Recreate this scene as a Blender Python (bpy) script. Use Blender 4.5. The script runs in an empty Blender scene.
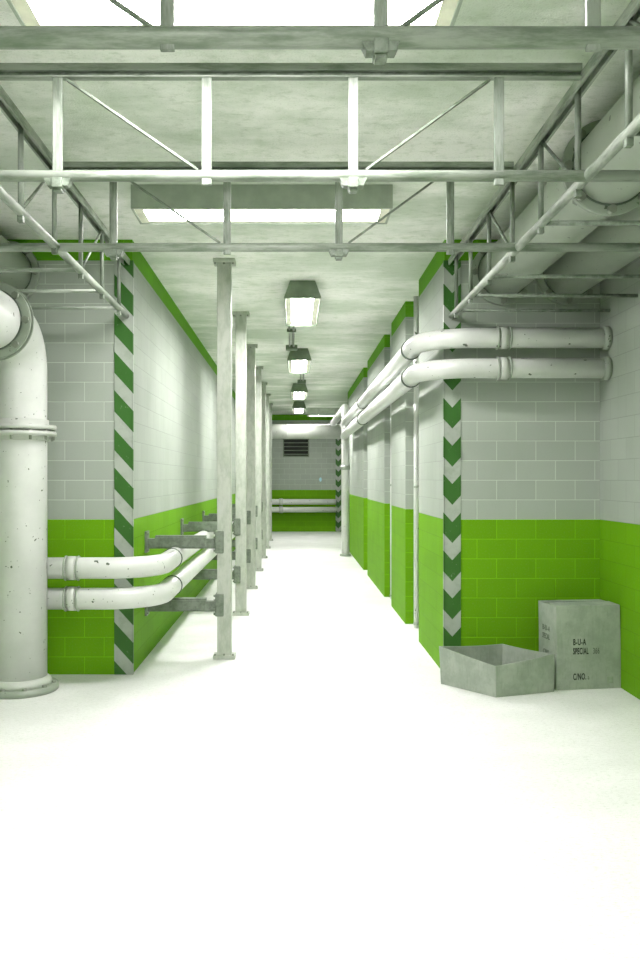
import bpy, bmesh, math, random
from mathutils import Vector, Matrix
random.seed(4)
sc = bpy.context.scene
COL = sc.collection
PI = math.pi
EYE = 2.0          # eye height
CEIL = 4.45
YF = 8.8           # front walls
YE = 32.7          # end wall
XL, XR = -1.645, 1.55

# ------------------------------------------------------------ node helpers
class NT:
    def __init__(s, name, rough=0.5, metal=0.0, spec=0.5):
        s.m = bpy.data.materials.new(name); s.m.use_nodes = True
        s.t = s.m.node_tree; s.n = s.t.nodes; s.n.clear()
        s.out = s.n.new('ShaderNodeOutputMaterial')
        s.b = s.n.new('ShaderNodeBsdfPrincipled')
        s.b.inputs['Roughness'].default_value = rough
        s.b.inputs['Metallic'].default_value = metal
        s.b.inputs['Specular IOR Level'].default_value = spec
        s.t.links.new(s.b.outputs[0], s.out.inputs[0])
        s.g = s.n.new('ShaderNodeNewGeometry')
    def link(s, a, b): s.t.links.new(a, b)
    def put(s, sock, v):
        if isinstance(v, bpy.types.NodeSocket): s.link(v, sock)
        elif isinstance(v, tuple) and len(v) == 3 and sock.type == 'RGBA': sock.default_value = (*v, 1)
        else: sock.default_value = v
    def math(s, op, a, b=0.0, c=None):
        n = s.n.new('ShaderNodeMath'); n.operation = op
        s.put(n.inputs[0], a); s.put(n.inputs[1], b)
        if c is not None: s.put(n.inputs[2], c)
        return n.outputs[0]
    def sep(s, v):
        n = s.n.new('ShaderNodeSeparateXYZ'); s.link(v, n.inputs[0]); return n.outputs
    def comb(s, x, y, z=0.0):
        n = s.n.new('ShaderNodeCombineXYZ')
        for i, v in enumerate((x, y, z)): s.put(n.inputs[i], v)
        return n.outputs[0]
    def mix(s, f, a, b, mode='MIX'):
        n = s.n.new('ShaderNodeMix'); n.data_type = 'RGBA'; n.blend_type = mode
        s.put(n.inputs[0], f); s.put(n.inputs[6], a); s.put(n.inputs[7], b)
        return n.outputs[2]
    def noise(s, scale, detail=3, rough=0.55, stretch=(1, 1, 1), off=(0, 0, 0)):
        mp = s.n.new('ShaderNodeMapping'); s.link(s.g.outputs['Position'], mp.inputs[0])
        mp.inputs['Scale'].default_value = stretch; mp.inputs['Location'].default_value = off
        n = s.n.new('ShaderNodeTexNoise'); s.link(mp.outputs[0], n.inputs['Vector'])
        n.inputs['Scale'].default_value = scale; n.inputs['Detail'].default_value = detail
        n.inputs['Roughness'].default_value = rough
        return n.outputs[0]
    def ramp(s, v, lo, hi):
        n = s.n.new('ShaderNodeMapRange'); n.interpolation_type = 'SMOOTHSTEP'
        s.put(n.inputs[0], v); n.inputs[1].default_value = lo; n.inputs[2].default_value = hi
        return n.outputs[0]
    def bump(s, h, strength=0.3, dist=0.01):
        n = s.n.new('ShaderNodeBump'); n.inputs['Strength'].default_value = strength
        n.inputs['Distance'].default_value = dist; s.put(n.inputs['Height'], h)
        s.link(n.outputs[0], s.b.inputs['Normal'])
    def base(s, c): s.put(s.b.inputs['Base Color'], c)

def plain(name, col, rough=0.5, metal=0.0, spec=0.5, var=0.12, scale=6):
    k = NT(name, rough, metal, spec)
    f = k.noise(scale)
    k.base(k.mix(k.ramp(f, .3, .75), tuple(c*(1-var) for c in col), tuple(min(1, c*(1+var)) for c in col)))
    return k.m

GREEN = (0.135, 0.335, 0.004)
PALE = (0.36, 0.40, 0.35)
def wall_mat():
    k = NT('painted_block', rough=0.65, spec=0.12)
    P = k.sep(k.g.outputs['Position']); N = k.sep(k.g.outputs['True Normal'])
    side = k.math('GREATER_THAN', k.math('ABSOLUTE', N[0]), 0.5)
    u = k.math('ADD', k.math('MULTIPLY', P[1], side), k.math('MULTIPLY', P[0], k.math('SUBTRACT', 1.0, side)))
    v = k.math('ADD', P[2], -1.586 + 0.2008*20)
    u = k.math('ADD', u, -2.084 + 0.4016*50)
    br = k.n.new('ShaderNodeTexBrick')
    k.link(k.comb(u, v), br.inputs['Vector'])
    br.inputs['Scale'].default_value = 1.0
    br.inputs['Mortar Size'].default_value = 0.0035
    br.inputs['Mortar Smooth'].default_value = 0.35
    br.inputs['Brick Width'].default_value = 0.4016
    br.inputs['Row Height'].default_value = 0.2008
    br.inputs['Bias'].default_value = 0.0
    br.inputs['Color1'].default_value = (0.96, 0.96, 0.96, 1)
    br.inputs['Color2'].default_value = (1.03, 1.03, 1.03, 1)
    k.link(k.mix(side, (1.55, 1.55, 1.55), (0.78, 0.78, 0.78)), br.inputs['Mortar'])
    low = k.math('LESS_THAN', P[2], 1.586)
    top = k.math('GREATER_THAN', P[2], CEIL-0.215)
    paint = k.mix(k.math('MAXIMUM', low, top), PALE, GREEN)
    paint = k.mix(top, paint, (0.11, 0.33, 0.010))
    dirt = k.noise(1.3, 5, .6, (1, 1, .55))
    fine = k.noise(60, 3)
    c = k.mix(1.0, paint, br.outputs['Color'], 'MULTIPLY')
    c = k.mix(k.math('MULTIPLY', k.ramp(dirt, .42, .72), .22), c, k.mix(1.0, c, (0.62, 0.70, 0.55), 'MULTIPLY'))
    c = k.mix(k.math('MULTIPLY', k.ramp(fine, .5, .75), .10), c, (0.25, 0.3, 0.2))
    c = k.mix(k.math('MULTIPLY', top, .0), c, GREEN)
    k.base(c)
    h = k.math('SUBTRACT', k.math('MULTIPLY', fine, 0.12), br.outputs['Fac'])
    k.bump(h, .45, .006)
    return k.m

def floor_mat():
    k = NT('pale_concrete_floor', rough=0.5, spec=0.3)
    a = k.noise(1.1, 6, .62, (1, 1.6, 1)); b = k.noise(26, 4, .7, (1, 2.2, 1)); c = k.noise(110, 2, .6)
    base = k.mix(k.ramp(a, .35, .7), (0.75, 0.76, 0.74), (0.83, 0.835, 0.82))
    base = k.mix(k.math('MULTIPLY', k.ramp(b, .50, .70), .45), base, (0.42, 0.46, 0.37))
    base = k.mix(k.math('MULTIPLY', k.ramp(c, .56, .72), .4), base, (0.30, 0.34, 0.26))
    k.base(base); k.bump(k.math('ADD', b, k.math('MULTIPLY', c, .5)), .25, .006)
    return k.m

def ceil_mat():
    k = NT('stained_plaster', rough=0.85, spec=0.2)
    a = k.noise(.55, 7, .62, (.7, 1.25, 1)); b = k.noise(9, 6, .75, (.8, 1.3, 1)); c = k.noise(80, 2)
    base = k.mix(k.ramp(a, .40, .62), (0.60, 0.66, 0.57), (0.94, 0.94, 0.91))
    d = k.noise(2.6, 6, .7, (1, 1.3, 1), (3, 1, 0))
    base = k.mix(k.math('MULTIPLY', k.ramp(d, .50, .70), .45), base, (0.50, 0.58, 0.45))
    base = k.mix(k.math('MULTIPLY', k.ramp(b, .50, .70), .40), base, (0.38, 0.45, 0.33))
    base = k.mix(k.math('MULTIPLY', k.ramp(c, .58, .72), .35), base, (0.28, 0.32, 0.24))
    k.base(base); k.bump(k.math('ADD', b, k.math('MULTIPLY', c, .6)), .6, .012)
    return k.m

def pipe_mat(name, col, rough=0.28):
    k = NT(name, rough=rough, spec=0.6)
    a = k.noise(2.5, 4, .6); chips = k.noise(13, 2, .5, (1, 1, 1)); sp = k.noise(38, 1, .4)
    base = k.mix(k.ramp(a, .35, .7), tuple(x*.90 for x in col), col)
    base = k.mix(k.ramp(chips, .715, .73), base, (0.07, 0.10, 0.06))
    base = k.mix(k.math('MULTIPLY', k.ramp(sp, .75, .77), .8), base, (0.10, 0.13, 0.09))
    k.base(base); k.bump(a, .1, .01)
    return k.m

def steel_mat(name, col, dark, rough=0.45, st=(1, 1, 1)):
    k = NT(name, rough=rough, spec=0.5, metal=0.15)
    a = k.noise(14, 5, .7, st); b = k.noise(45, 4, .75, st)
    base = k.mix(k.ramp(a, .38, .66), col, dark)
    base = k.mix(k.math('MULTIPLY', k.ramp(b, .58, .72), .5), base, dark)
    k.base(base); k.bump(b, .2, .003)
    return k.m

def hazard_mat(name, xc, slope, phase, period, frac, chevron):
    k = NT(name, rough=0.5)
    P = k.sep(k.g.outputs['Position'])
    dx = k.math('SUBTRACT', P[0], xc)
    if chevron: dx = k.math('MULTIPLY', k.math('ABSOLUTE', dx), -1.0)
    t = k.math('DIVIDE', k.math('SUBTRACT', k.math('ADD', P[2], k.math('MULTIPLY', dx, slope)), phase), period)
    w = k.math('LESS_THAN', k.math('FRACT', t), frac)
    wear = k.noise(22, 5, .7); w2 = k.noise(7, 4, .6)
    dk = k.mix(k.math('MULTIPLY', k.ramp(wear, .62, .72), .6), (0.024, 0.115, 0.008), (0.25, 0.32, 0.22))
    lt = k.mix(k.math('MULTIPLY', k.ramp(w2, .45, .7), .5), (0.36, 0.40, 0.35), (0.22, 0.27, 0.20))
    k.base(k.mix(w, dk, lt)); k.bump(wear, .15, .003)
    return k.m

def emit_mat(name, col, strength):
    m = bpy.data.materials.new(name); m.use_nodes = True
    n = m.node_tree.nodes; n.clear()
    o = n.new('ShaderNodeOutputMaterial'); e = n.new('ShaderNodeEmission')
    e.inputs[0].default_value = (*col, 1); e.inputs[1].default_value = strength
    m.node_tree.links.new(e.outputs[0], o.inputs[0]); return m

def card_mat():
    k = NT('grey_cardboard', rough=0.8, spec=0.2)
    a = k.noise(5, 5, .65); b = k.noise(40, 3, .6, (1, 1, .15))
    base = k.mix(k.ramp(a, .35, .7), (0.30, 0.345, 0.285), (0.40, 0.44, 0.38))
    base = k.mix(k.math('MULTIPLY', k.ramp(b, .5, .7), .2), base, (0.20, 0.25, 0.18))
    k.base(base); k.bump(b, .15, .002)
    return k.m

M = dict(
    wall=wall_mat(), floor=floor_mat(), ceil=ceil_mat(),
    pipe=pipe_mat('white_enamel', (0.68, 0.70, 0.67)),
    bigpipe=pipe_mat('pale_green_enamel', (0.46, 0.52, 0.43), .3),
    flange=pipe_mat('pale_flange_paint', (0.33, 0.38, 0.31), .4),
    collar=pipe_mat('collar_paint', (0.55, 0.58, 0.53), .4),
    ring=plain('dark_gasket', (0.09, 0.12, 0.09), .5),
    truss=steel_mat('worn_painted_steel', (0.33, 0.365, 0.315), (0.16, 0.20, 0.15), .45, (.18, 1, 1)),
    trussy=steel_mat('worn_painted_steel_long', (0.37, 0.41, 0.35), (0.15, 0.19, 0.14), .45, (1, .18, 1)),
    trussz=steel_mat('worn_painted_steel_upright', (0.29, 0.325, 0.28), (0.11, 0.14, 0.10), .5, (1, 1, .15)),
    trussd=steel_mat('dull_steel', (0.21, 0.25, 0.20), (0.10, 0.13, 0.09)),
    post=steel_mat('post_paint', (0.46, 0.49, 0.43), (0.36, 0.40, 0.33), .5, (1, 1, .4)),
    arm=steel_mat('grey_steel_arm', (0.19, 0.225, 0.18), (0.12, 0.15, 0.11), .45),
    bolt=plain('bolt_steel', (0.23, 0.26, 0.21), .4, .3),
    housing=plain('lamp_housing', (0.20, 0.26, 0.18), .45, .2),
    rim=plain('lamp_rim', (0.34, 0.39, 0.32), .4, .1),
    reflector=plain('cream_reflector', (0.80, 0.79, 0.66), .35),
    tube=emit_mat('lit_diffuser', (1.0, 0.955, 0.965), 27.0),
    tube2=emit_mat('lit_diffuser_small', (1.0, 0.955, 0.965), 52.0),
    tube3=emit_mat('lit_diffuser_weak', (1.0, 0.955, 0.965), 22.0),
    card=card_mat(), cardin=plain('cardboard_fold', (0.30, 0.36, 0.27), .85, var=.2, scale=12),
    ink=plain('faded_ink', (0.02, 0.03, 0.02), .8),
    ink2=plain('paler_ink', (0.09, 0.12, 0.085), .8),
    vent=plain('vent_metal', (0.16, 0.20, 0.14), .5, .2),
    dark=plain('dark_duct', (0.012, 0.016, 0.010), .9),
    blue=plain('pale_blue_plastic', (0.45, 0.75, 0.85), .3),
    hzL=hazard_mat('diagonal_stripes', 0.0, 1.1, 1.294, 0.395, .45, False),
    hzR=hazard_mat('chevron_stripes', 1.628, 1.1, 1.56, 0.39, .45, True),
    hzE=hazard_mat('far_chevron_stripes', 1.72, 1.1, 1.50, 0.39, .45, True),
)

# ------------------------------------------------------------ mesh helpers
OFF = {}
class MB:
    def __init__(s): s.bm = bmesh.new()
    def box(s, x0, x1, y0, y1, z0, z1, bev=0.0):
        b = bmesh.new()
        bmesh.ops.create_cube(b, size=1)
        for v in b.verts:
            v.co = Vector(((x0+x1)/2+v.co.x*(x1-x0), (y0+y1)/2+v.co.y*(y1-y0), (z0+z1)/2+v.co.z*(z1-z0)))
        if bev: bmesh.ops.bevel(b, geom=b.edges[:], offset=bev, segments=2, affect='EDGES', profile=.6)
        s.add(b); return s
    def add(s, b):
        me = bpy.data.meshes.new('t'); b.to_mesh(me); b.free(); s.bm.from_mesh(me); bpy.data.meshes.remove(me)
    def poly(s, pts, faces):
        vs = [s.bm.verts.new(p) for p in pts]
        for f in faces: s.bm.faces.new([vs[i] for i in f])
        return s
    def prism(s, outline, z0, z1):
        n = len(outline)
        lo = [s.bm.verts.new((x, y, z0)) for x, y in outline]; hi = [s.bm.verts.new((x, y, z1)) for x, y in outline]
        for i in range(n): s.bm.faces.new((lo[i], lo[(i+1) % n], hi[(i+1) % n], hi[i]))
        s.bm.faces.new(lo[::-1]); s.bm.faces.new(hi); return s
    def bar(s, p0, p1, w, h, up=(0, 0, 1)):
        p0, p1 = Vector(p0), Vector(p1); d = (p1-p0).normalized()
        u = Vector(up)
        if abs(d.dot(u)) > .95: u = Vector((0, 1, 0))
        a = d.cross(u).normalized(); b = a.cross(d).normalized()
        vs = []
        for p in (p0, p1):
            for i, j in ((-1, -1), (1, -1), (1, 1), (-1, 1)):
                vs.append(s.bm.verts.new(p+a*i*w/2+b*j*h/2))
        for f in ((3, 2, 1, 0), (4, 5, 6, 7), (0, 1, 5, 4), (1, 2, 6, 5), (2, 3, 7, 6), (3, 0, 4, 7)):
            s.bm.faces.new([vs[i] for i in f])
        return s
    def tube(s, path, r, seg=28, caps=True):
        path = [Vector(p) for p in path]; n = len(path)
        rr = r if isinstance(r, (list, tuple)) else [r]*n
        t0 = (path[1]-path[0]).normalized()
        ref = Vector((0, 0, 1)) if abs(t0.z) < .9 else Vector((0, 1, 0))
        a = t0.cross(ref).normalized(); rings = []; prev = t0
        for i, p in enumerate(path):
            if i == 0: t = t0
            elif i == n-1: t = (path[i]-path[i-1]).normalized()
            else:
                q = (path[i+1]-path[i]); w = (path[i]-path[i-1])
                t = (q.normalized()+w.normalized()) if q.length > 1e-7 and w.length > 1e-7 else prev
                t = t.normalized()
            a = prev.rotation_difference(t) @ a; prev = t
            b = t.cross(a)
            rings.append([s.bm.verts.new(p+(a*math.cos(2*PI*k/seg)+b*math.sin(2*PI*k/seg))*rr[i]) for k in range(seg)])
        for i in range(n-1):
            for k in range(seg):
                f = s.bm.faces.new((rings[i][k], rings[i][(k+1) % seg], rings[i+1][(k+1) % seg], rings[i+1][k])); f.smooth = True
        if caps:
            for f in (s.bm.faces.new(rings[0][::-1]), s.bm.faces.new(rings[-1])): f.smooth = False
        return s
    def disc(s, c, axis, r, t, seg=40, bev=.006):
        c = Vector(c); ax = Vector(axis).normalized()
        b = bmesh.new()
        bmesh.ops.create_cone(b, cap_ends=True, segments=seg, radius1=r, radius2=r, depth=t)
        if bev:
            es = [e for e in b.edges if abs(e.verts[0].co.z-e.verts[1].co.z) < 1e-6]
            bmesh.ops.bevel(b, geom=es, offset=bev, segments=2, affect='EDGES')
        bmesh.ops.transform(b, matrix=Matrix.Translation(c) @ Vector((0, 0, 1)).rotation_difference(ax).to_matrix().to_4x4(), verts=b.verts)
        for f in b.faces:
            f.smooth = abs(f.normal.dot(ax)) < .3
        s.add(b); return s
    def build(s, name, mat, parent=None, loc=None):
        off = OFF.get(parent.name, Vector()) if parent else Vector(loc or (0, 0, 0))
        for v in s.bm.verts: v.co -= off
        bmesh.ops.recalc_face_normals(s.bm, faces=s.bm.faces[:])
        me = bpy.data.meshes.new(name); s.bm.to_mesh(me); s.bm.free()
        me.materials.append(mat)
        o = bpy.data.objects.new(name, me); COL.objects.link(o)
        if parent: o.parent = parent
        else: o.location = off
        OFF[o.name] = off
        return o
def tag(o, label=None, cat=None, group=None, kind=None):
    for k, v in (('label', label), ('category', cat), ('group', group), ('kind', kind)):
        if v: o[k] = v
    return o
def thing(name, loc, label, cat, group=None):
    o = bpy.data.objects.new(name, None); o.empty_display_size = .1; COL.objects.link(o)
    o.location = loc; OFF[o.name] = Vector(loc)
    return tag(o, label, cat, group)
def struct(name, mb, mat): return tag(mb.build(name, mat), kind='structure')

def arc(c, p_dir, q_dir, r, n=14):
    """quarter arc round centre c starting at c+p_dir*r ending at c+q_dir*r"""
    c, p, q = Vector(c), Vector(p_dir), Vector(q_dir)
    return [c+p*r*math.cos(PI/2*i/n)+q*r*math.sin(PI/2*i/n) for i in range(n+1)]
def hexbolt(c, axis, r, t):
    return MB().disc(c, axis, r, t, seg=6, bev=.002)
def perp(axis):
    ax = Vector(axis).normalized(); ref = Vector((0, 0, 1)) if abs(ax.z) < .9 else Vector((0, 1, 0))
    a = ax.cross(ref).normalized(); return a, ax.cross(a)
def flange(c, axis, r, t, rb, parent, mat, n=8, ph=0.0, bolt_r=.024, bolt_t=None, label=None):
    c = Vector(c); ax = Vector(axis).normalized()
    f = MB().disc(c, ax, r, t, 56).build('flange', mat, parent)
    a, b = perp(ax)
    for k in range(n):
        th = 2*PI*k/n+ph
        hexbolt(c+(a*math.cos(th)+b*math.sin(th))*rb, ax, bolt_r, bolt_t or t+.045).build('bolt', M['bolt'], f)
    return f

# ------------------------------------------------------------ setting
XW0, XW1, YB = -3.6, 3.14, -4.0
struct('floor', MB().box(XW0-.2, XW1+.2, YB, YE+.2, -.15, 0), M['floor'])
struct('ceiling', MB().box(XW0-.2, XW1+.2, YB, YE+.2, CEIL, CEIL+.15), M['ceil'])
struct('wall_right', MB().box(XW1, XW1+.2, YB, YF, 0, CEIL), M['wall'])
struct('wall_left', MB().box(XW0-.2, XW0, YB, YF, 0, CEIL), M['wall'])
struct('wall_back', MB().box(XW0-.2, XW1+.2, YB-.2, YB, 0, CEIL), M['wall'])
struct('wall_front_left', MB().prism([(XW0-.2, YF), (XL, YF), (XL, YE), (XL-.3, YE), (XL-.3, YF+.3), (XW0-.2, YF+.3)], 0, CEIL), M['wall'])
R0 = 1.92
struct('wall_front_right', MB().prism([(XR, YF), (XW1+.2, YF), (XW1+.2, YF+.3), (R0+.2, YF+.3), (R0+.2, YE), (1.86, YE), (1.86, 24.4), (XR, 24.4), (XR, 18.9), (R0, 18.9), (R0, 17.9), (XR, 17.9),
      (XR, 14.58), (R0, 14.58), (R0, 13.55), (XR, 13.55), (XR, 11.86), (R0, 11.86), (R0, 10.6), (XR, 10.6)], 0, CEIL), M['wall'])
struct('wall_end', MB().box(XL-.3, R0+.2, YE, YE+.2, 0, CEIL), M['wall'])

# corner guards with hazard stripes
tag(MB().box(-1.827, XL+.006, YF-.012, YF, 0.0, CEIL-.215, .003).box(XL, XL+.010, YF-.012, YF+.03, 0, CEIL-.215).build('corner_guard', M['hzL'], loc=(-1.75, YF, 0)),
    'tall corner strip with diagonal dark green and white stripes on left wall corner', 'corner guard')
tag(MB().box(XR-.008, 1.716, YF-.012, YF, 0.0, CEIL-.215, .003).box(XR-.010, XR, YF-.012, YF+.03, 0, CEIL-.215).build('corner_guard', M['hzR'], loc=(1.65, YF, 0)),
    'tall corner strip with green and white chevrons beside the open cardboard tray', 'corner guard')
tag(MB().box(1.62, 1.83, YE-.03, YE, 0.0, 3.65, .003).build('corner_guard', M['hzE'], loc=(1.72, YE, 0)),
    'small chevron striped strip at the far end wall of the corridor', 'corner guard')

# ------------------------------------------------------------ lamps
def wide_light(y, x0, x1, label, depth=.52, z0=4.25):
    t = thing('ceiling_light', ((x0+x1)/2, y+depth/2, z0), label, 'ceiling light', 'wide rectangular ceiling lights')
    y1 = y+depth; w = .045; zt = CEIL
    h = MB()
    h.box(x0, x1, y, y+.02, z0, zt, .003).box(x0, x1, y1-.02, y1, z0, zt, .003)
    h.box(x0, x0+.02, y+.02, y1-.02, z0, zt, .003).box(x1-.02, x1, y+.02, y1-.02, z0, zt, .003)
    h.box(x0+.02, x1-.02, y+.02, y1-.02, z0+.10, zt)
    h.build('housing', M['rim'], t)
    h = MB(); a, b = .095, .075; z = z0+.008; z2 = z0+.04
    h.box(x0+.02, x1-.02, y+.02, y+b, z, z2).box(x0+.02, x1-.02, y1-b, y1-.02, z, z2)
    h.box(x0+.02, x0+a, y+b, y1-b, z, z2).box(x1-a, x1-.02, y+b, y1-b, z, z2)
    h.build('reflector', M['reflector'], t)
    MB().box(x0+a, x1-a, y+b, y1-b, z+.001, z2-.002).build('diffuser', M['tube'], t)
    return t
wide_light(3.83, -1.35, .80, 'large bright ceiling light cut off by the top edge of the picture')
wide_light(7.15, -1.35, .83, 'wide lit ceiling light behind the roof trusses, nearest the corridor mouth', .45)
wide_light(29.5, .49, 1.84, 'small looking ceiling light box above the far end duct', .4, 4.17)
wide_light(.45, -1.35, .82, 'added ceiling light above the foreground, outside the picture')  # unseen fixture continuing the row, added to whiten the foreground floor
wide_light(-2.7, -1.35, .82, 'added ceiling light behind the camera, outside the picture')  # another unseen fixture, added as a light source behind the camera

names = ['nearest and largest', 'second', 'third', 'farthest']
def pendant(y, i):
    x = (.118, .12, .16, .19)[i]; z0 = 4.205
    t = thing('corridor_light', (x, y+.95, z0), names[i]+' of the tapered box lights along the corridor ceiling', 'ceiling light', 'box lights along the corridor ceiling')
    wt, wb, L = .155, .225, 1.9
    y0, y1 = y, y+L
    P = []
    for z, w, iy in ((CEIL, wt, .12), (z0+.02, wb, 0), (z0, wb, 0)):
        P += [(x-w, y0+iy, z), (x+w, y0+iy, z), (x+w, y1-iy, z), (x-w, y1-iy, z)]
    # inner shell (open bottom)
    for z, w, iy in ((z0, wb-.012, .012), (z0+.10, .14, .05)):
        P += [(x-w, y0+iy, z), (x+w, y0+iy, z), (x+w, y1-iy, z), (x-w, y1-iy, z)]
    F = [(0, 1, 2, 3)]
    for lv in (0, 4, 8): F += [(lv+k, lv+(k+1) % 4, lv+4+(k+1) % 4, lv+4+k) for k in range(4)]
    MB().poly(P, F+[(12+k, 12+(k+1) % 4, 16+(k+1) % 4, 16+k) for k in range(4)]+[(19, 18, 17, 16)]).build('housing', M['housing'], t)
    h = MB()
    for sg in (-1, 1):
        h.box(min(x+sg*.137, x+sg*.208), max(x+sg*.137, x+sg*.208), y0+.03, y1-.03, z0+.014, z0+.05)
    h.build('reflector', M['reflector'], t)
    MB().box(x-.135, x+.135, y0+.03, y1-.03, z0+.012, z0+.05, .006).build('diffuser', M['tube3' if i == 3 else 'tube2'], t)
for i, y in enumerate((10.5, 16.0, 21.9, 27.0)): pendant(y, i)
def conduit(y0, y1, x, label):
    t = thing('conduit', (x, y0, CEIL), label, 'conduit', 'conduits between corridor lights')
    MB().tube([(x-.03, y0, CEIL-.022), (x-.03, y1, CEIL-.022)], .014, 10).tube([(x+.04, y0, CEIL-.026), (x+.04, y1, CEIL-.026)], .019, 10).build('tube', M['bolt'], t)
    MB().box(x-.10, x+.11, y1, y1+.14, CEIL-.09, CEIL, .006).build('junction_box', M['housing'], t)
    MB().box(x-.07, x+.08, (y0+y1)/2, (y0+y1)/2+.05, CEIL-.055, CEIL, .004).build('bracket', M['housing'], t)
conduit(12.3, 15.7, -.03, 'thin ceiling conduit running behind the nearest corridor light')
conduit(17.8, 21.2, .21, 'thin ceiling conduit running behind the second corridor light')

# ------------------------------------------------------------ roof trusses
ZB, ZT = 3.667, 4.222
def bracket(t, x, y, along='x'):
    b = MB().box(x-.028, x+.028, y-.045, y+.045, ZB-.075, ZB-.02, .004)
    b.box(x-.022, x+.022, y-.03, y+.03, ZB-.09, ZB-.072, .003)
    c = b.build('clamp', M['trussd'], t)
    d = MB()
    if along == 'x': d.poly([(x-.075, y-.03, ZB-.02), (x+.075, y-.03, ZB-.02), (x+.055, y-.03, ZB-.062), (x-.055, y-.03, ZB-.062),
                       (x-.075, y+.03, ZB-.02), (x+.075, y+.03, ZB-.02), (x+.055, y+.03, ZB-.062), (x-.055, y+.03, ZB-.062)],
                      [(0, 1, 2, 3), (7, 6, 5, 4), (0, 4, 5, 1), (1, 5, 6, 2), (2, 6, 7, 3), (3, 7, 4, 0)]).build('saddle', M['trussd'], c)
    else: d.box(x-.045, x+.045, y-.07, y+.07, ZB-.055, ZB-.028, .004).build('saddle', M['trussd'], c)
VX = [-1.29, -.473, .33, 1.13]
def cross_truss(y, label):
    t = thing('roof_truss', (0, y, ZB), label, 'truss', 'cross trusses under the ceiling')
    r = .040 if y < 4 else .031
    MB().tube([(XW0, y, ZB), (XW1, y, ZB)], r, 20).build('bottom_chord', M['truss'], t)
    tc = MB().box(-1.66, 1.58, y-.035, y-.027, ZT+.012, ZT+.050).box(-1.66, 1.58, y-.027, y+.02, ZT+.012, ZT+.018).box(-1.66, 1.58, y-.03, y+.02, ZT-.022, ZT-.014).build('top_chord', M['truss'], t)
    MB().box(-1.66, 1.58, y-.004, y+.004, ZT-.014, ZT+.012).build('web', M['trussd'], tc)  # darker steel here paints in the shade of the recess between the lips
    for x in VX:
        MB().box(x-.027, x+.027, y-.022, y+.0, ZB-.055, ZT-.014, .004).build('post', M['trussz'], t)
    MB().bar((VX[0]+.05, y-.004, ZT-.03), (VX[1]-.05, y-.004, ZB+.03), .012, .028, (0, 1, 0)).build('brace', M['trussd'], t)
    MB().bar((VX[3]-.05, y-.004, ZT-.03), (VX[2]+.07, y-.004, ZB+.03), .012, .028, (0, 1, 0)).build('brace', M['trussd'], t)
    for x in (VX[0], VX[2]): bracket(t, x, y)
cross_truss(3.25, 'round bar cross truss crossing the bright ceiling light at picture top')
cross_truss(4.73, 'middle cross truss with white flat uprights under the ceiling')
cross_truss(6.19, 'farthest cross truss, crossing in front of the wide lit ceiling light')

def side_truss(x, ys, label, s):
    t = thing('side_truss', (x, YF, ZB), label, 'truss', 'side trusses running along the room')
    MB().tube([(x, YB, ZB), (x, YF, ZB)], .030, 20).build('lower_chord', M['trussy'], t)
    up = MB()
    up.box(x-.034, x+.034, YB, YF, ZT+.016, ZT+.022)
    for d in (-1, 1):
        up.box(x+d*.031-.003, x+d*.031+.003, YB, YF, ZT-.03, ZT+.016)
        up.box(min(x+d*.018, x+d*.034), max(x+d*.018, x+d*.034), YB, YF, ZT-.036, ZT-.03)
    up.build('upper_chord', M['trussy'], t)
    for i, y in enumerate(ys):
        MB().tube([(x, y, ZB), (x, y, ZT+.01)], .018, 14).build('post', M['trussz'], t)
        MB().box(x-.018, x+.018, y-.02, y+.02, ZB-.065, ZB-.02, .004).build('clamp', M['trussd'], t)
        xe = XW0 if s < 0 else XW1
        if s > 0 or i in (6, 7, 8):
            if abs(y-6.2) > .15 and abs(y-4.75) > .2 and abs(y-3.3) > .2:
                MB().tube([(x, y, ZB+.005), (xe, y, ZB+.005)], .017, 12).build('strut', M['trussd'] if s > 0 else M['truss'], t)
    for i, y in enumerate(ys[:-1]):
        y2 = ys[i+1]
        a = (x, y+.03, ZT-.03), (x, y2-.03, ZB+.03)
        b = (x, y+.03, ZB+.03), (x, y2-.03, ZT-.03)
        p = a if i % 2 == (0 if s > 0 else 1) else b
        if i in ((1, 3, 5) if s > 0 else (2, 4, 6, 1)): MB().tube(p, .011, 8).build('brace', M['trussd'], t)
side_truss(-1.70, [2.34, 3.1, 3.86, 4.61, 5.37, 6.13, 6.89, 7.65, 8.4], 'left hand truss running from the camera to the left wall corner', -1)
side_truss(1.62, [2.66, 3.4, 4.15, 4.89, 5.62, 6.35, 7.10, 7.84, 8.53], 'right hand truss running below the big pipes to the right wall corner', 1)

# ------------------------------------------------------------ big pipes
def ceiling_pipe(x, label, mids):
    t = thing('large_pipe', (x, YF, 4.1), label, 'pipe', 'large pipes near the ceiling')
    MB().tube([(x, YB, 4.1), (x, YF, 4.1)], .255, 48).build('pipe_body', M['bigpipe'], t)
    flange((x, YF-.035, 4.1), (0, -1, 0), .325, .07, .292, t, M['flange'], 8, 0, .032, .14)
    MB().tube([(x, YF-.085, 4.1), (x, YF-.07, 4.1)], .266, 48).build('gasket', M['ring'], t)
    for y in mids: 
        flange((x, y, 4.1), (0, -1, 0), .325, .05, .292, t, M['flange'], 8, 0, .032, .12)
        MB().tube([(x, y-.032, 4.1), (x, y-.026, 4.1)], .268, 48).build('gasket', M['ring'], t)
ceiling_pipe(2.137, 'large pale pipe under the ceiling nearest the right hand truss, with bolted flange', [5.8])
ceiling_pipe(2.80, 'large pale pipe under the ceiling against the right wall', [])
ceiling_pipe(-2.91, 'large pale pipe under the ceiling at upper left, above the elbow pipe', [])

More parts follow.
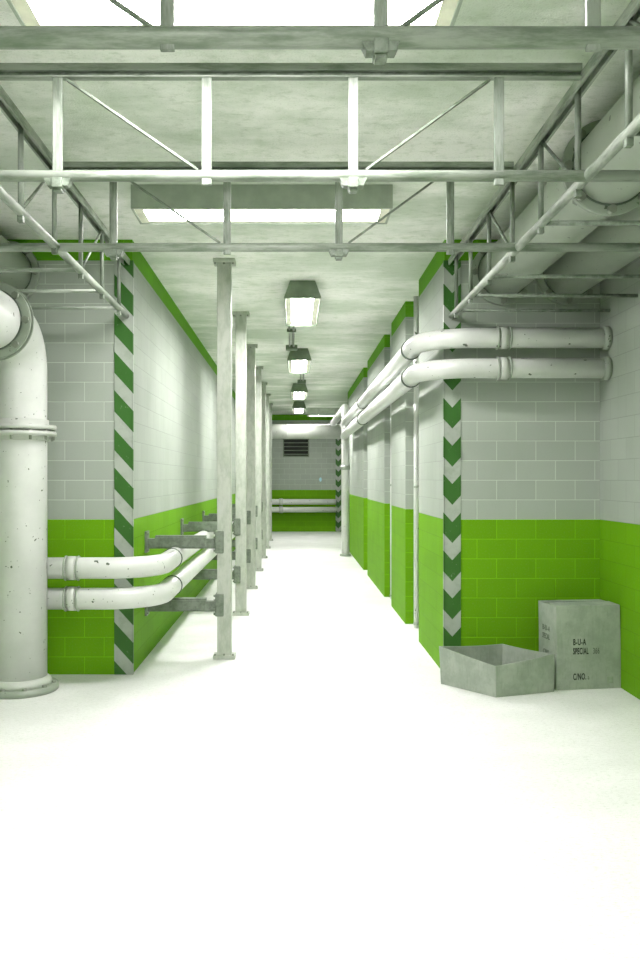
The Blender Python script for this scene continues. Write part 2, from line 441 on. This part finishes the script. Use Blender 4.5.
# vertical elbow pipe at left
PX, PY = -2.6, 8.16
t = thing('elbow_pipe', (PX, PY, 0), 'thick white vertical pipe at left bending towards the camera', 'pipe')
path = [(PX, PY, .02), (PX, PY, 2.45), (PX, PY, 3.00)]+arc((PX, PY-.37, 3.00), (0, 1, 0), (0, 0, 1), .37, 18)[1:]+[(PX, 7.3, 3.37), (PX, 5.0, 3.37), (PX, YB, 3.37)]
MB().tube(path, .26, 56).build('pipe_body', M['pipe'], t)
flange((PX, PY, .03), (0, 0, 1), .365, .06, .322, t, M['flange'], 10, .15, .022, .10)
MB().tube([(PX, PY, .05), (PX, PY, .10), (PX, PY, .135)], [.305, .30, .265], 56).build('base_ring', M['collar'], t)
flange((PX, PY, 2.425), (0, 0, 1), .345, .045, .322, t, M['collar'], 12, .1, .014, .12)
flange((PX, PY, 2.485), (0, 0, 1), .345, .045, .322, t, M['collar'], 12, .1, .016, .05)
MB().tube([(PX, PY, 2.36), (PX, PY, 2.56)], .275, 56).build('sleeve', M['collar'], t)
flange((PX, 7.43, 3.37), (0, -1, 0), .335, .05, .298, t, M['flange'], 8, 0, .032, .11)
MB().tube([(PX, 7.385, 3.37), (PX, 7.40, 3.37)], .272, 48).build('gasket', M['ring'], t)
MB().tube([(PX, 7.49, 3.37), (PX, 7.47, 3.37)], .345, 56).build('back_flange', M['flange'], t)

# ------------------------------------------------------------ paired small pipes
def seam(t, p, ax, r, w=.02, mat='ring', name='joint_ring'):
    p = Vector(p); ax = Vector(ax)
    return MB().disc(p, ax, r, w, 36, .004).build(name, M[mat], t)
RUNX = -1.31
def left_pipe(z, xr, yc, label):
    Y0 = 8.30; R = .5; Y1 = 32.38
    t = thing('white_pipe', (PX+.25, Y0, z), label, 'pipe', 'pair of white pipes along the left wall')
    c1 = (RUNX-R, Y0+R, z); c2 = (RUNX+R, Y1-R, z)
    path = [(PX+.15, Y0, z)]+arc(c1, (0, -1, 0), (1, 0, 0), R)+[(RUNX, 14, z), (RUNX, 22, z)]+arc(c2, (-1, 0, 0), (0, 1, 0), R)+[(1.62, Y1, z)]
    MB().tube(path, .104, 28).build('pipe_body', M['pipe'], t)
    MB().disc((-2.13, Y0, z), (1, 0, 0), .116, .10, 36, .012).build('collar', M['collar'], t)
    for x in (-2.19, -2.07): seam(t, (x, Y0, z), (1, 0, 0), .122, .014, 'flange')
    seam(t, (RUNX, 9.32, z), (0, 1, 0), .112, .03)
    for y in (15.6, 22.4): seam(t, (RUNX, y, z), (0, 1, 0), .112, .03)
    MB().disc((-.45, Y1, z), (1, 0, 0), .125, .16, 36, .012).build('collar', M['collar'], t)
    return t
left_pipe(1.14, 0, 0, 'upper white pipe bending round the left corner above its twin')
left_pipe(.845, 0, 0, 'lower white pipe bending round the left corner below its twin')

def right_pipe(z, label):
    X = 1.28; Y0 = 8.55; R = .5
    t = thing('white_pipe', (XW1, Y0, z), label, 'pipe', 'pair of white pipes along the right wall')
    path = [(XW1, Y0, z), (2.2, Y0, z)]+[Vector(p) for p in arc((X+R, Y0+R, z), (0, -1, 0), (-1, 0, 0), R)]+[(X, 15, z), (X, 21, z), (1.33, 22.3, z)]
    MB().tube(path, .098, 28).build('pipe_body', M['pipe'], t)
    MB().disc((2.09, Y0, z), (1, 0, 0), .110, .10, 36, .012).build('collar', M['collar'], t)
    for x in (2.03, 2.15): seam(t, (x, Y0, z), (1, 0, 0), .116, .014, 'flange')
    MB().disc((XW1-.035, Y0, z), (1, 0, 0), .118, .07, 36, .008).build('wall_flange', M['flange'], t)
    for y in (9.33, 15.8): seam(t, (X, y, z), (0, 1, 0), .110, .045)
right_pipe(3.40, 'upper white pipe high on the right wall, bending into the corridor')
right_pipe(3.10, 'lower white pipe high on the right wall, bending into the corridor')

# far vertical pipe, its top run and the far duct
t = thing('standpipe', (1.36, 22.3, 0), 'white vertical pipe on the right side near the corridor end', 'pipe')
MB().tube([(1.36, 22.3, 0), (1.36, 22.3, 3.68)]+arc((1.36, 22.48, 3.68), (0, -1, 0), (0, 0, 1), .18, 8)[1:]+[(1.34, 28.6, 3.86)], .105, 28).build('pipe_body', M['pipe'], t)
MB().disc((1.36, 22.3, 2.3), (0, 0, 1), .125, .12, 32, .01).build('collar', M['flange'], t)
MB().disc((1.36, 22.3, .03), (0, 0, 1), .15, .06, 32, .01).build('base_flange', M['flange'], t)
t = thing('duct', (0, 29.0, 3.62), 'thick white round duct crossing the far end of the corridor', 'duct')
MB().tube([(XL, 29.0, 3.60), (1.86, 29.0, 3.60)], .245, 36).build('duct_body', M['collar'], t)
MB().disc((-.2, 29.0, 3.60), (1, 0, 0), .252, .03, 40, .006).build('joint_ring', M['collar'], t)
# thin drain pipes in the wall recesses
for i, y in enumerate((11.55, 14.35)):
    t = thing('drain_pipe', (1.66, y, 0), ('thin white vertical pipe in the nearest recess of the right wall', 'thin white vertical pipe in the second recess of the right wall')[i], 'pipe', 'thin vertical pipes in the right wall recesses')
    MB().tube([(1.655, y, 0), (1.655, y, CEIL)], .034, 18).build('pipe_body', M['pipe'], t)
    for z in (.06, 1.9, 3.4): MB().disc((1.655, y, z), (0, 0, 1), .042, .03, 20, .004).build('clip', M['flange'], t)

# ------------------------------------------------------------ columns with bracket arms
lab = ['nearest square steel column, grey green and tallest looking', 'second square steel column from the camera, bright white',
       'third square steel column from the camera', 'fourth square steel column from the camera', 'fifth square steel column from the camera',
       'sixth square steel column from the camera', 'farthest square steel column, beside the end wall view']
CX = -.765
for i in range(7):
    y = 9.62+3.04*i
    t = thing('steel_column', (CX, y, 0), lab[i], 'column', 'row of square steel columns')
    h = .078
    MB().box(CX-h, CX+h, y-h, y+h, .03, CEIL-.03, .008).build('post', M['post'], t)
    for nm, z0, z1 in (('base_plate', 0, .045), ('top_plate', CEIL-.05, CEIL)):
        p = MB().box(CX-.122, CX+.122, y-.10, y+.10, z0, z1, .005).build(nm, M['post'], t)
        zz = z1+.008 if nm == 'base_plate' else z0-.008
        for dx in (-.1, 0, .1):
            hexbolt((CX+dx, y-.088, zz), (0, 0, 1), .013, .022).build('bolt', M['bolt'], p)
    for z in (1.30, .60):
        a = MB()
        x0, x1 = XL+.02, CX-h-.015
        a.box(x0, x1, y-.05, y+.05, z-.075, z+.035, .004)
        a.box(x0+.09, x1-.11, y-.05, y+.05, z+.03, z+.07, .004)
        a.box(x0+.09, x1-.11, y-.062, y-.045, z-.055, z+.05, .003)
        a = a.build('cross_arm', M['arm'], t)
        wp = MB().box(XL, XL+.025, y-.09, y+.09, z-.12, z+.12, .004).build('wall_plate', M['arm'], a)
        for dz in (-.09, .09): hexbolt((XL+.034, y-.065, z+dz), (1, 0, 0), .013, .02).build('bolt', M['bolt'], t)
        c = MB().box(CX-h-.022, CX-.002, y-h-.022, y+h+.022, z-.125, z+.125, .014).build('clamp_plate', M['arm'], t)
        for dz in (-.10, -.05, .05, .10): hexbolt((CX-h-.028, y-.055, z+dz), (1, 0, 0), .015, .024).build('bolt', M['bolt'], c)

# ------------------------------------------------------------ end wall vent and small fitting
t = thing('wall_vent', (.12, YE, 2.85), 'dark slatted vent high on the far end wall', 'vent')
x0, x1, z0, z1 = -.38, .61, 2.84, 3.75
f = MB().box(x0, x1, YE-.05, YE, z0, z0+.04).box(x0, x1, YE-.05, YE, z1-.04, z1).box(x0, x0+.04, YE-.05, YE, z0+.04, z1-.04).box(x1-.04, x1, YE-.05, YE, z0+.04, z1-.04)
f.build('frame', M['vent'], t)
MB().box(x0+.04, x1-.04, YE-.008, YE-.002, z0+.04, z1-.04).build('backing', M['dark'], t)
for k in range(6):
    z = z0+.10+k*.145
    MB().bar((x0+.04, YE-.03, z), (x1-.04, YE-.03, z), .035, .012, (0, .5, 1)).build('slat', M['rim'], t)
b = MB().tube([(1.045, YE, 1.98), (1.045, YE-.03, 1.98)], .05, 20)
for v in b.bm.verts: v.co.z = 1.98+(v.co.z-1.98)*1.6
tag(b.build('wall_fitting', M['blue'], loc=(1.045, YE, 1.98)), 'tiny pale blue oval fitting on the far end wall', 'wall fitting')

# ------------------------------------------------------------ cardboard boxes
def text_mesh(txt, size, sx, mat, parent, mtx, label=None):
    cu = bpy.data.curves.new('txt', 'FONT'); cu.body = txt; cu.size = size; cu.extrude = 0.0006; cu.offset = size*(.022 if mat is M['ink'] else .004); cu.space_character = 1.12
    o = bpy.data.objects.new('txt', cu); COL.objects.link(o)
    bpy.context.view_layer.update()
    me = bpy.data.meshes.new_from_object(o.evaluated_get(bpy.context.evaluated_depsgraph_get()))
    bpy.data.objects.remove(o); bpy.data.curves.remove(cu)
    me.transform(mtx @ Matrix.Diagonal((sx, 1, 1, 1)))
    me.materials.clear(); me.materials.append(mat)
    m = bpy.data.objects.new('printed_text', me); COL.objects.link(m); m.parent = parent
    return m
ang = math.radians(8.0)
t = thing('cardboard_box', (2.49, 8.14, 0), 'tall grey closed cardboard box printed SPECIAL in the right corner', 'box')
W, D, H = .655, .40, .80
OFF[t.name] = Vector((0, 0, 0))       # parts are written in the box's own frame
t.rotation_euler.z = ang
b = bmesh.new(); bmesh.ops.create_cube(b, size=1)
for v in b.verts: v.co = Vector(((v.co.x+.5)*W, (v.co.y+.5)*D, (v.co.z+.5)*(H-.012)))
bmesh.ops.subdivide_edges(b, edges=b.edges[:], cuts=7, use_grid_fill=True)
for v in b.verts:
    x, y, z = v.co.x/W, v.co.y/D, v.co.z/H
    bulge = math.sin(PI*x)*math.sin(PI*z)*.008
    if y < .01: v.co.y -= bulge
    if x > .99: v.co.x += math.sin(PI*y)*math.sin(PI*z)*.008-.012*z*z
    if x < .01: v.co.x += .006*math.sin(PI*z)
for f in b.faces: f.smooth = False
mb = MB(); mb.add(b); body = mb.build('body', M['card'], t)
top = H-.012
def flap(pts, nm='flap', mat='card', th=.007):
    n = len(pts)
    MB().poly([Vector(p) for p in pts]+[Vector(p)+Vector((0, 0, th)) for p in pts],
              [tuple(range(n))[::-1], tuple(range(n, 2*n))]+[(k, (k+1) % n, n+(k+1) % n, n+k) for k in range(n)]).build(nm, M[mat], t)
flap([(.0, .0, top), (W-.012, 0, top), (W-.02, D*.5, top+.010), (.02, D*.47, top+.010)])
flap([(.03, D*.60, top+.016), (W-.03, D*.55, top+.006), (W-.012, D, top), (.0, D, top)])
flap([(.0, .012, top+.001), (.13, .06, top+.004), (.13, D-.05, top+.004), (.0, D-.012, top+.001)], 'side_flap', 'cardin', .004)
MB().box(.18, W-.05, D*.505, D*.565, top-.001, top+.014).build('flap_gap_shade', M['ink'], t)  # near-black strip stands in for the shade in the gap between flaps
def front(x, z): return Matrix.Translation((x, -.0105, z)) @ Matrix.Rotation(PI/2, 4, 'X')
def side(y, z): return Matrix.Translation((-.0015, y, z)) @ Matrix.Rotation(-PI/2, 4, 'Z') @ Matrix.Rotation(PI/2, 4, 'X')
text_mesh('B-U-A', .082, .56, M['ink'], t, front(.165, .425))
text_mesh('SPECIAL', .084, .47, M['ink'], t, front(.165, .338))
text_mesh('366', .080, .52, M['ink2'], t, front(.365, .338))
text_mesh('C/NO.', .084, .52, M['ink'], t, front(.165, .096))
text_mesh('a', .06, .7, M['ink2'], t, front(.312, .096))
text_mesh('B-U-A', .075, .8, M['ink2'], t, side(.30, .53))
text_mesh('SPECIAL', .075, .55, M['ink2'], t, side(.30, .45))
text_mesh('C/NO.', .066, .7, M['ink2'], t, side(.28, .30))
MB().box(.512, .575, -.0055, -.003, .05, .115).build('printed_patch', M['cardin'], t)

t = thing('cardboard_tray', (2.0, 8.3, 0), 'low grey open cardboard box skewed on the floor before the chevron strip', 'box')
cor = [((1.857, 7.87), (1.852, 7.862), .285), ((2.455, 8.09), (2.462, 8.088), .355), ((2.09, 8.60), (2.10, 8.61), .35), ((1.445, 8.40), (1.425, 8.40), .368)]
th = .012
for k in range(4):
    (b0, t0, h0), (b1, t1, h1) = cor[k], cor[(k+1) % 4]
    d = (Vector(b1)-Vector(b0)).normalized(); n = Vector((-d.y, d.x))*th
    N = 8; pts = []; F = []
    for i in range(N+1):
        u = i/N; bow = math.sin(PI*u)*.006
        for j in range(5):
            w = j/4
            p = (Vector(b0)*(1-u)+Vector(b1)*u)*(1-w)+(Vector(t0)*(1-u)+Vector(t1)*u)*w
            z = w*(h0*(1-u)+h1*u-.010*math.sin(PI*u)*(1 if k in (1, 2) else .3))
            p = p-n/th*bow*w*(1 if k in (0, 1) else .3)
            pts.append((p.x, p.y, z)); q = p+n; pts.append((q.x, q.y, z))
    def ix(i, j, s): return (i*5+j)*2+s
    for i in range(N):
        for j in range(4):
            F.append((ix(i, j, 0), ix(i+1, j, 0), ix(i+1, j+1, 0), ix(i, j+1, 0)))
            F.append((ix(i, j, 1), ix(i, j+1, 1), ix(i+1, j+1, 1), ix(i+1, j, 1)))
        F.append((ix(i, 4, 0), ix(i+1, 4, 0), ix(i+1, 4, 1), ix(i, 4, 1))); F.append((ix(i, 0, 1), ix(i+1, 0, 1), ix(i+1, 0, 0), ix(i, 0, 0)))
    for i in (0, N):
        for j in range(4): F.append((ix(i, j, 0), ix(i, j+1, 0), ix(i, j+1, 1), ix(i, j, 1)))
    MB().poly(pts, F).build('side_panel', M['card'], t)
MB().prism([c[0] for c in cor], .001, .008).build('bottom_panel', M['cardin'], t)

# ------------------------------------------------------------ camera, world, view
cam = bpy.data.cameras.new('camera'); co = bpy.data.objects.new('camera', cam); COL.objects.link(co)
co.location = (0, 0, EYE); co.rotation_euler = (PI/2, 0, 0)
cam.sensor_fit = 'AUTO'; cam.sensor_width = 36; cam.lens = 860/960*36
cam.shift_x = 27/960; cam.shift_y = -1/960*-1*-1
cam.clip_start = .05; cam.clip_end = 200
sc.camera = co
w = bpy.data.worlds.new('world'); sc.world = w; w.use_nodes = True
w.node_tree.nodes['Background'].inputs[0].default_value = (.6, .66, .58, 1)
w.node_tree.nodes['Background'].inputs[1].default_value = .05
sc.view_settings.view_transform = 'Standard'; sc.view_settings.look = 'None'
sc.view_settings.gamma = 1; sc.view_settings.use_curve_mapping = False
sc.view_settings.exposure = 1.3
sc.cycles.max_bounces = 10; sc.cycles.diffuse_bounces = 7
